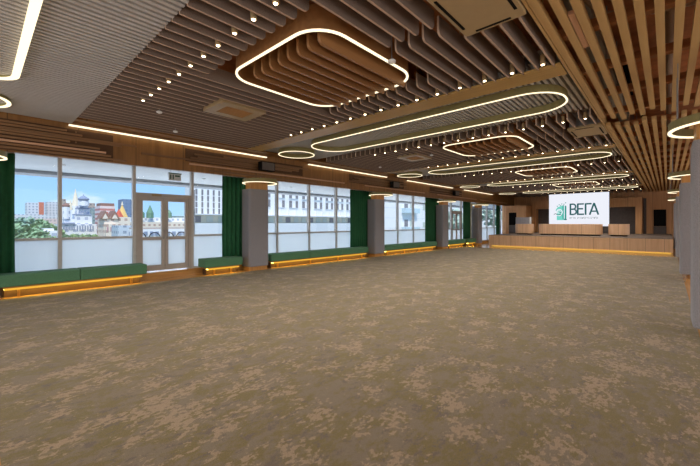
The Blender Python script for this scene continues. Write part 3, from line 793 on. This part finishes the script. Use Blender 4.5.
BM = {}
def bmat(key, col, win=None, fl=3.2, bw=3.0, rough=.8):
    """render wall with rows of windows as surface pattern"""
    if key in BM: return BM[key]
    m, n, b = new_mat(key); b.inputs['Roughness'].default_value = rough
    if win is None:
        b.inputs['Base Color'].default_value = col; BM[key] = m; return m
    t = n.nodes.new('ShaderNodeTexCoord'); L = n.links.new
    s = n.nodes.new('ShaderNodeSeparateXYZ'); L(t.outputs['Object'], s.inputs[0])
    ad = n.nodes.new('ShaderNodeMath'); ad.operation = 'ADD'; L(s.outputs['X'], ad.inputs[0]); L(s.outputs['Y'], ad.inputs[1])
    def band(src, p, wd):
        a = n.nodes.new('ShaderNodeMath'); a.operation = 'PINGPONG'; a.inputs[1].default_value = p / 2; L(src, a.inputs[0])
        c = n.nodes.new('ShaderNodeMath'); c.operation = 'LESS_THAN'; c.inputs[1].default_value = wd / 2; L(a.outputs[0], c.inputs[0]); return c.outputs[0]
    mu = n.nodes.new('ShaderNodeMath'); mu.operation = 'MULTIPLY'; L(band(ad.outputs[0], bw, bw * .45), mu.inputs[0]); L(band(s.outputs['Z'], fl, fl * .45), mu.inputs[1])
    k = n.nodes.new('ShaderNodeMix'); k.data_type = 'RGBA'; L(mu.outputs[0], k.inputs['Factor']); k.inputs['A'].default_value = col; k.inputs['B'].default_value = win
    L(k.outputs['Result'], b.inputs['Base Color']); BM[key] = m; return m
GZ = -12.0
def block(parent, u0, u1, vt, Y, depth, mat, nm='wall', vb=None, dy=0):
    """a wall block between two bearings, its top at a bearing, standing on the ground (or on vb)"""
    a, b = far(u0, 220, Y), far(u1, 220, Y); um = (u0 + u1) / 2
    zt = far(um, vt, Y)[2]; zb = GZ if vb is None else far(um, vb, Y)[2]
    mb = MB().box(a[0], b[0], Y + dy, Y + dy + depth, zb, zt)
    o = parent.location; mb.v = [(p - o[0], q - o[1], r - o[2]) for p, q, r in mb.v]
    return link(nm, mb, mat, parent)
def bthing(name, label, u0, u1, Y, depth, cat='building', group='city buildings'):
    a, b = far(u0, 220, Y), far(u1, 220, Y)
    return thing(name, label, cat, ((a[0] + b[0]) / 2, Y + depth / 2, GZ), group)
def spire(parent, u, v0, v1, Y, r, mat, nm='tower', prof='tent', n=8):
    """a tower shape on a bearing between two heights"""
    Y += 4; p = far(u, v0, Y); z0 = p[2]; z1 = far(u, v1, Y)[2]; h = z1 - z0; o = parent.location
    if prof == 'tent': pr = [(r, 0), (r * .06, h)]
    elif prof == 'drum': pr = [(r, 0), (r, h)]
    else: pr = [(r * .7, 0), (r, h * .22), (r * .95, h * .36), (r * .45, h * .62), (r * .08, h * .8), (r * .03, h)]
    mb = MB().lathe(p[0] - o[0], Y - o[1], [(a, z0 - o[2] + b) for a, b in pr], n)
    return link(nm, mb, mat, parent)
S = srgb
hz1 = bmat('pale flats', S(214, 216, 222), S(150, 160, 176)); hz2 = bmat('pinkish flats', S(216, 200, 200), S(170, 160, 168)); red = bmat('orange wall', S(206, 118, 92))
whitew = bmat('white kremlin wall', S(236, 236, 240), S(176, 184, 204), 4.2, 4.4); tan = bmat('tan flats', S(176, 160, 150), S(120, 116, 122))
blueroof = bmat('blue grey roof', S(140, 152, 178)); goldroof = bmat('sand tent roof', S(238, 224, 200)); greenroof = bmat('green tent roof', S(118, 152, 128)); brownroof = bmat('brown roof', S(146, 108, 96))
redroof = bmat('red roof', S(206, 92, 70)); yellow = bmat('yellow tent', S(238, 196, 120)); cream = bmat('cream wall', S(232, 218, 204), S(190, 160, 148), 4, 4); bglass = bmat('blue glass tower', S(112, 136, 170), S(92, 116, 150), 4, 4)
teal_ = bmat('grey green block', S(140, 158, 160), S(104, 124, 130)); pinkst = bmat('white and red bands', S(230, 214, 212), S(196, 130, 124), 3.4, 400)
t = bthing('apartment_building', 'pale tower block with an orange end wall, far beyond trees', 27, 44, 520, 20)
block(t, 27, 39, 202.5, 520, 22, hz1); block(t, 39, 44, 202.2, 519.5, 22, red, 'end_wall')
t = bthing('apartment_building', 'plain pale tower block left of the near mullion', 47, 58, 540, 20); block(t, 47, 58, 202, 540, 22, hz1)
t = bthing('apartment_building', 'long low pale block behind the trees', 5, 60, 480, 20); block(t, 5, 60, 214.5, 480, 18, hz1)
t = bthing('apartment_building', 'low pinkish block behind the trees', 32, 58, 440, 20); block(t, 32, 58, 218.5, 440, 16, hz2)
t = bthing('white_house', 'low white house at the foot of the trees', 41, 58, 190, 12); block(t, 41, 58, 231, 190, 10, whitew); block(t, 43, 54, 228.5, 192, 6, whitew, 'upper_floor')
t = bthing('apartment_building', 'tan tower block behind the white fortress, left part', 62, 72, 420, 20); block(t, 62, 66, 199, 420, 20, tan); block(t, 66, 72, 203, 424, 20, tan, 'wing')
t = bthing('apartment_building', 'tan tower block behind the white fortress, right part', 84, 95, 420, 20); block(t, 85, 95, 203, 420, 20, tan); block(t, 90, 95, 207, 418, 8, tan, 'wing')
# white ornate fortress with tented and domed towers
t = bthing('white_fortress', 'white ornate fortress with a sand tented tower and blue roofs', 61, 97, 300, 30, 'fortress')
block(t, 61, 97, 224, 300, 30, whitew)
block(t, 64, 76, 219, 303, 20, whitew, 'upper_tier'); block(t, 75, 92, 215, 302, 20, whitew, 'upper_tier'); block(t, 77, 90, 209, 305, 14, whitew, 'upper_tier'); block(t, 79.5, 88, 205, 308, 8, whitew, 'upper_tier')
block(t, 75.5, 91.5, 214, 301.5, 20, blueroof, 'cornice', 215.2); block(t, 77.5, 90, 207.6, 304.5, 14, blueroof, 'cornice', 209); block(t, 62, 75, 222.6, 299, 6, blueroof, 'cornice', 224.5)
spire(t, 75, 219, 206, 312, 2.8, whitew, 'tower', 'drum'); spire(t, 75.5, 206, 189, 312, 2.4, goldroof, 'tent_roof'); spire(t, 83.5, 206, 201, 300, 3.2, whitew, 'tower', 'drum'); spire(t, 83.5, 201, 194, 300, 3.4, blueroof, 'onion_dome', 'onion')
spire(t, 70.5, 210, 200, 300, 1.4, goldroof, 'tent_roof'); spire(t, 66, 219, 207, 300, 2.4, whitew, 'tower', 'drum'); spire(t, 66, 207, 202, 300, 2.4, brownroof, 'onion_dome', 'onion')
for q in range(8): block(t, 63 + 1.55 * q, 63.8 + 1.55 * q, 226.5, 299.6, .5, blueroof, 'arch_window', 230)
for q in range(7): block(t, 77 + 2.6 * q, 78 + 2.6 * q, 225.5, 299.6, .5, blueroof, 'arch_window', 231)
for q in range(3): block(t, 79 + 3.4 * q, 80.4 + 3.4 * q, 209.5, 301.6, .5, blueroof, 'arch_window', 213)
t = bthing('office_block', 'grey green office block behind the fortress', 91, 102, 390, 20); block(t, 91, 102, 210.5, 390, 20, teal_); block(t, 92, 100, 208, 394, 12, teal_, 'roof_storey')
t = bthing('banded_house', 'white house with red bands and a brown mansard roof', 100, 115, 310, 16); block(t, 100, 115, 206, 310, 16, pinkst); block(t, 100.6, 114.4, 203.2, 311, 13, brownroof, 'mansard_roof', 206)
for q in range(5): block(t, 101.5 + 2.6 * q, 102.7 + 2.6 * q, 212, 309.6, .4, redroof, 'red_band', 213)
# gabled cream house
t = bthing('gabled_house', 'cream house with two brown gables in front of the banded house', 100, 131, 280, 20)
block(t, 104, 130, 217, 280, 18, cream); block(t, 106, 118, 224, 276, 6, cream, 'porch')
for gu in (105.5, 115):
    a, b, c = far(gu - 5, 218.5, 279), far(gu + 5, 218.5, 279), far(gu, 210.5, 279); o = t.location
    mb = MB().prism_xz([(a[0] - o[0], a[2] - o[2]), (b[0] - o[0], b[2] - o[2]), (c[0] - o[0], c[2] - o[2])], 279 - o[1], 292 - o[1]); link('gable_roof', mb, brownroof, t)
    a, b, c = far(gu - 3, 218.7, 278.6), far(gu + 3, 218.7, 278.6), far(gu, 213.5, 278.6)
    mb = MB().prism_xz([(a[0] - o[0], a[2] - o[2]), (b[0] - o[0], b[2] - o[2]), (c[0] - o[0], c[2] - o[2])], 278.6 - o[1], 280 - o[1]); link('gable_wall', mb, cream, t)
for q in range(6): block(t, 107 + 3.6 * q, 108.6 + 3.6 * q, 227, 275.6 if q < 3 else 279.6, .4, bmat('pink window', S(190, 150, 156)), 'window', 231.5)
t = bthing('tented_tower', 'red roofed tower with a yellow tent and spire', 116, 127, 304, 12, 'tower'); block(t, 119.5, 127, 218, 304, 12, cream)
spire(t, 122.2, 218.5, 205, 304, 4.4, yellow, 'tent_roof'); spire(t, 122.2, 205, 201, 304, .8, goldroof, 'finial'); spire(t, 118.9, 218.5, 209, 299, 3.6, redroof, 'tent_roof')
t = bthing('office_tower', 'blue grey glass office tower behind the red roofed tower', 123, 134, 450, 20); block(t, 123, 134, 199.3, 450, 20, bglass)
t = bthing('low_block', 'low pale blue block left of the glazed door', 117, 136, 200, 12); block(t, 118, 136, 225.5, 200, 12, bmat('pale blue flats', S(196, 206, 216), S(140, 154, 172), 3, 3.4))
# seen through the door leaves
t = bthing('market_hall', 'long cream market hall with green tented towers', 137, 192, 320, 30); block(t, 137, 192, 222, 320, 30, cream); block(t, 137, 192, 217.5, 330, 20, whitew, 'upper_range')
for tu, vt, rr in ((150, 205, 2.9), (141.5, 210, 2.4), (169, 209.5, 2.4)):
    spire(t, tu, 218, 213, 320, rr, greenroof, 'tower', 'drum'); spire(t, tu, 213, vt, 320, rr, greenroof, 'tent_roof')
t = bthing('pale_range', 'long pale range in front of the market hall', 137, 192, 180, 16); block(t, 137, 192, 229, 180, 14, whitew); block(t, 137, 192, 227.6, 181, 12, tan, 'roof', 229)
for q in range(9): block(t, 139 + 5.6 * q, 142 + 5.6 * q, 231.5, 179.6, .4, blueroof, 'window', 235.5)
t = bthing('distant_block', 'low distant block on the horizon behind the right door leaf', 176, 184, 600, 20); block(t, 176, 184, 216, 600, 18, teal_)

# bright hotel block facing the windows
HY = 60
t = bthing('hotel_block', 'large white hotel block with dark window strips facing the windows', 191, 362, HY, 3)
hw = bmat('hotel white', S(240, 236, 236)); hs = bmat('hotel strip', S(128, 124, 128)); hl = bmat('hotel lower', S(208, 210, 214)); hg = bmat('hotel glass', S(196, 200, 188)); hc = bmat('hotel cream', S(214, 206, 184))
XA, XB = 25.2, 72.0
def hb(nm, x0, x1, z0, z1, mat, y0=HY, y1=HY + 3, par=None):
    o = t.location; mb = MB().box(x0 - o[0], x1 - o[0], y0 - o[1], y1 - o[1], z0 - o[2], z1 - o[2]); return link(nm, mb, mat, par or t)
hb('wall', XA, XB, 3.0, 34, hw)
hb('lower_wall', XA, XB, GZ, 1.45, hl, HY - 1)
hb('recessed_floor', XA, XB, 1.45, 3.0, hc, HY + 1.2)
hb('ledge', XA, XB, 2.9, 3.1, hl, HY - .6, HY + .2)
x = XA + .55
while x < 37:
    for f in range(7):
        z = 3.1 + f * 1.1
        hb('window_strip', x, x + .32, z, z + .95, hs, HY - .05, HY + .2)
    x += 1.03
for q in range(16): hb('fin', 37.5 + q * 2.0, 37.7 + q * 2.0, 3.1, 4.4, hw, HY - .3, HY)
x = 38.6; q = 0
while x < XB - 2:
    for f in range(3):
        z = 4.8 + f * 2.0
        hb('window', x, x + .75, z, z + 1.5, hs, HY - .06, HY + .2); hb('window', x + 1.75, x + 2.4, z, z + 1.5, hs, HY - .06, HY + .2)
        hb('window_ledge', x - .1, x + 2.4, z - .12, z, hl, HY - .18, HY)
    x += 3.6
for q in range(20):
    x = XA + .8 + q * 2.2
    if x < XB - 1.2: hb('ground_window', x, x + 1.2, 1.6, 2.75, hg if q % 3 else hs, HY + 1.1, HY + 1.3)
# neighbouring white block with pale blue balconies
t = bthing('balcony_block', 'white block with pale blue balconies seen beyond the second column', 376, 445, HY, 18)
t.location.z = GZ
hb('wall', 74, 118, GZ, 40, hw)
for z in (-1.2, 4.6, 10.4):
    b_ = hb('balcony', 88.5, 96.5, z, z + 1.5, bmat('balcony blue', S(196, 214, 222)), HY - 1.6, HY)
    hb('balcony_window', 90, 92.0, z + 1.6, z + 3.8, hs, HY - .06, HY + .2); hb('balcony_window', 93, 95, z + 1.6, z + 3.8, hg, HY - .06, HY + .2)
for z in (0, 5.8): hb('window', 101, 103.5, z, z + 1.8, hg, HY - .06, HY + .2)
for q in range(6): hb('floor_joint', 74, 118, -3 + 3 * q, -2.93 + 3 * q, hl, HY - .04, HY + .1)
t = bthing('far_white_block', 'white block beyond the trees at the farthest windows', 446, 520, 110, 18)
block(t, 446, 520, 150, 110, 15, hw)

# trees
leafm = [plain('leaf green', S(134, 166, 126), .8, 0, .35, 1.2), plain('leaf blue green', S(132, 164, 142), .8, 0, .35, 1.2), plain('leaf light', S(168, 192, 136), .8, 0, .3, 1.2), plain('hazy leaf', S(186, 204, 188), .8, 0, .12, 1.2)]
bark = plain('bark', S(96, 80, 64), .9)
def tree(u, vtop, Y, rad, k, label):
    p = far(u, vtop, Y); t = thing('leafy_tree', label, 'tree', (p[0], Y, GZ), 'trees outside')
    h = p[2] - GZ
    link('trunk', MB().cyl(0, 0, 0, h * .6, rad * .08, 8, rad * .05), bark, t)
    mb = MB(); rng = random.Random(int(u * 10))
    for i in range(420):
        a, b = rng.uniform(0, 2 * pi), math.acos(rng.uniform(-1, 1)); rr = rad * (.62 + .38 * rng.random()) * (1 + .18 * sin(3 * a + u) + .12 * sin(5 * b))
        x, y, z = rr * sin(b) * cos(a), rr * sin(b) * sin(a), h - rad * .8 + rr * cos(b) * .85
        s = rad * .16; ax = rng.uniform(0, pi); ex, ey = s * cos(ax), s * sin(ax); tz = rng.uniform(-.6, .6) * s
        mb.add([(x - ex, y - ey, z - tz), (x + ey, y - ex, z + s * .7), (x + ex, y + ey, z + tz), (x - ey, y + ex, z - s * .7)], [(0, 1, 2, 3)])
    link('crown', mb, leafm[k], t)
trees = [(16,222,220,6,1),(22,219.5,262,6.5,1),(29,220.5,238,7.5,1),(36,222.5,290,9,0),(42,222.5,206,5,0),(50,224.5,264,3.2,2),(20,228,150,5,0),(31,229,168,4.6,2),(56,227,220,3.4,2),(10,224,190,5.5,0),(38,230,140,3.4,0)]
desc = ['blue green tree next to the near curtain', 'tall blue green tree under the pale tower block', 'rounded blue green tree in the middle of the grove', 'green tree in front of pinkish block', 'green tree just behind the white house', 'bright light green tree by the near mullion', 'low green tree in front by the curtain', 'low light green tree at the front of the grove', 'small light green tree at the mullion', 'green tree mostly behind the near curtain', 'low green tree at front left of white house']
for a, dsc in zip(trees, desc): tree(*a, dsc)
tree(455, 212, 46, 3.6, 3, 'hazy tree seen through narrow glazed door'); tree(492, 206, 48, 4.2, 3, 'hazy tree seen through the farthest window')
for q in range(6): tree(66 + q * 5.5 + (q % 2), 234.5, 240 + 6 * (q % 3), 2.0, 2 if q % 2 else 0, 'low shrub at fortress foot, %s from the near mullion' % nth(q + 1))
# arched bicycle rack on the terrace
t = thing('bicycle_rack', 'black arched metal rack on the terrace beyond the glazed door', 'rack', (4.9, 14.6, .08))
for q in range(4):
    x = -.9 + .5 * q
    link('hoop', MB().tube([(x, 0, 0), (x, 0, .75)] + [(x + .2 - .2 * cos(R(a)), 0, .75 + .22 * sin(R(a))) for a in range(0, 181, 20)] + [(x + .4, 0, .75), (x + .4, 0, 0)], .018, 6), M['dark'], t)
link('base_rail', MB().box(-1.0, 1.1, -.03, .03, 0, .03), M['dark'], t)
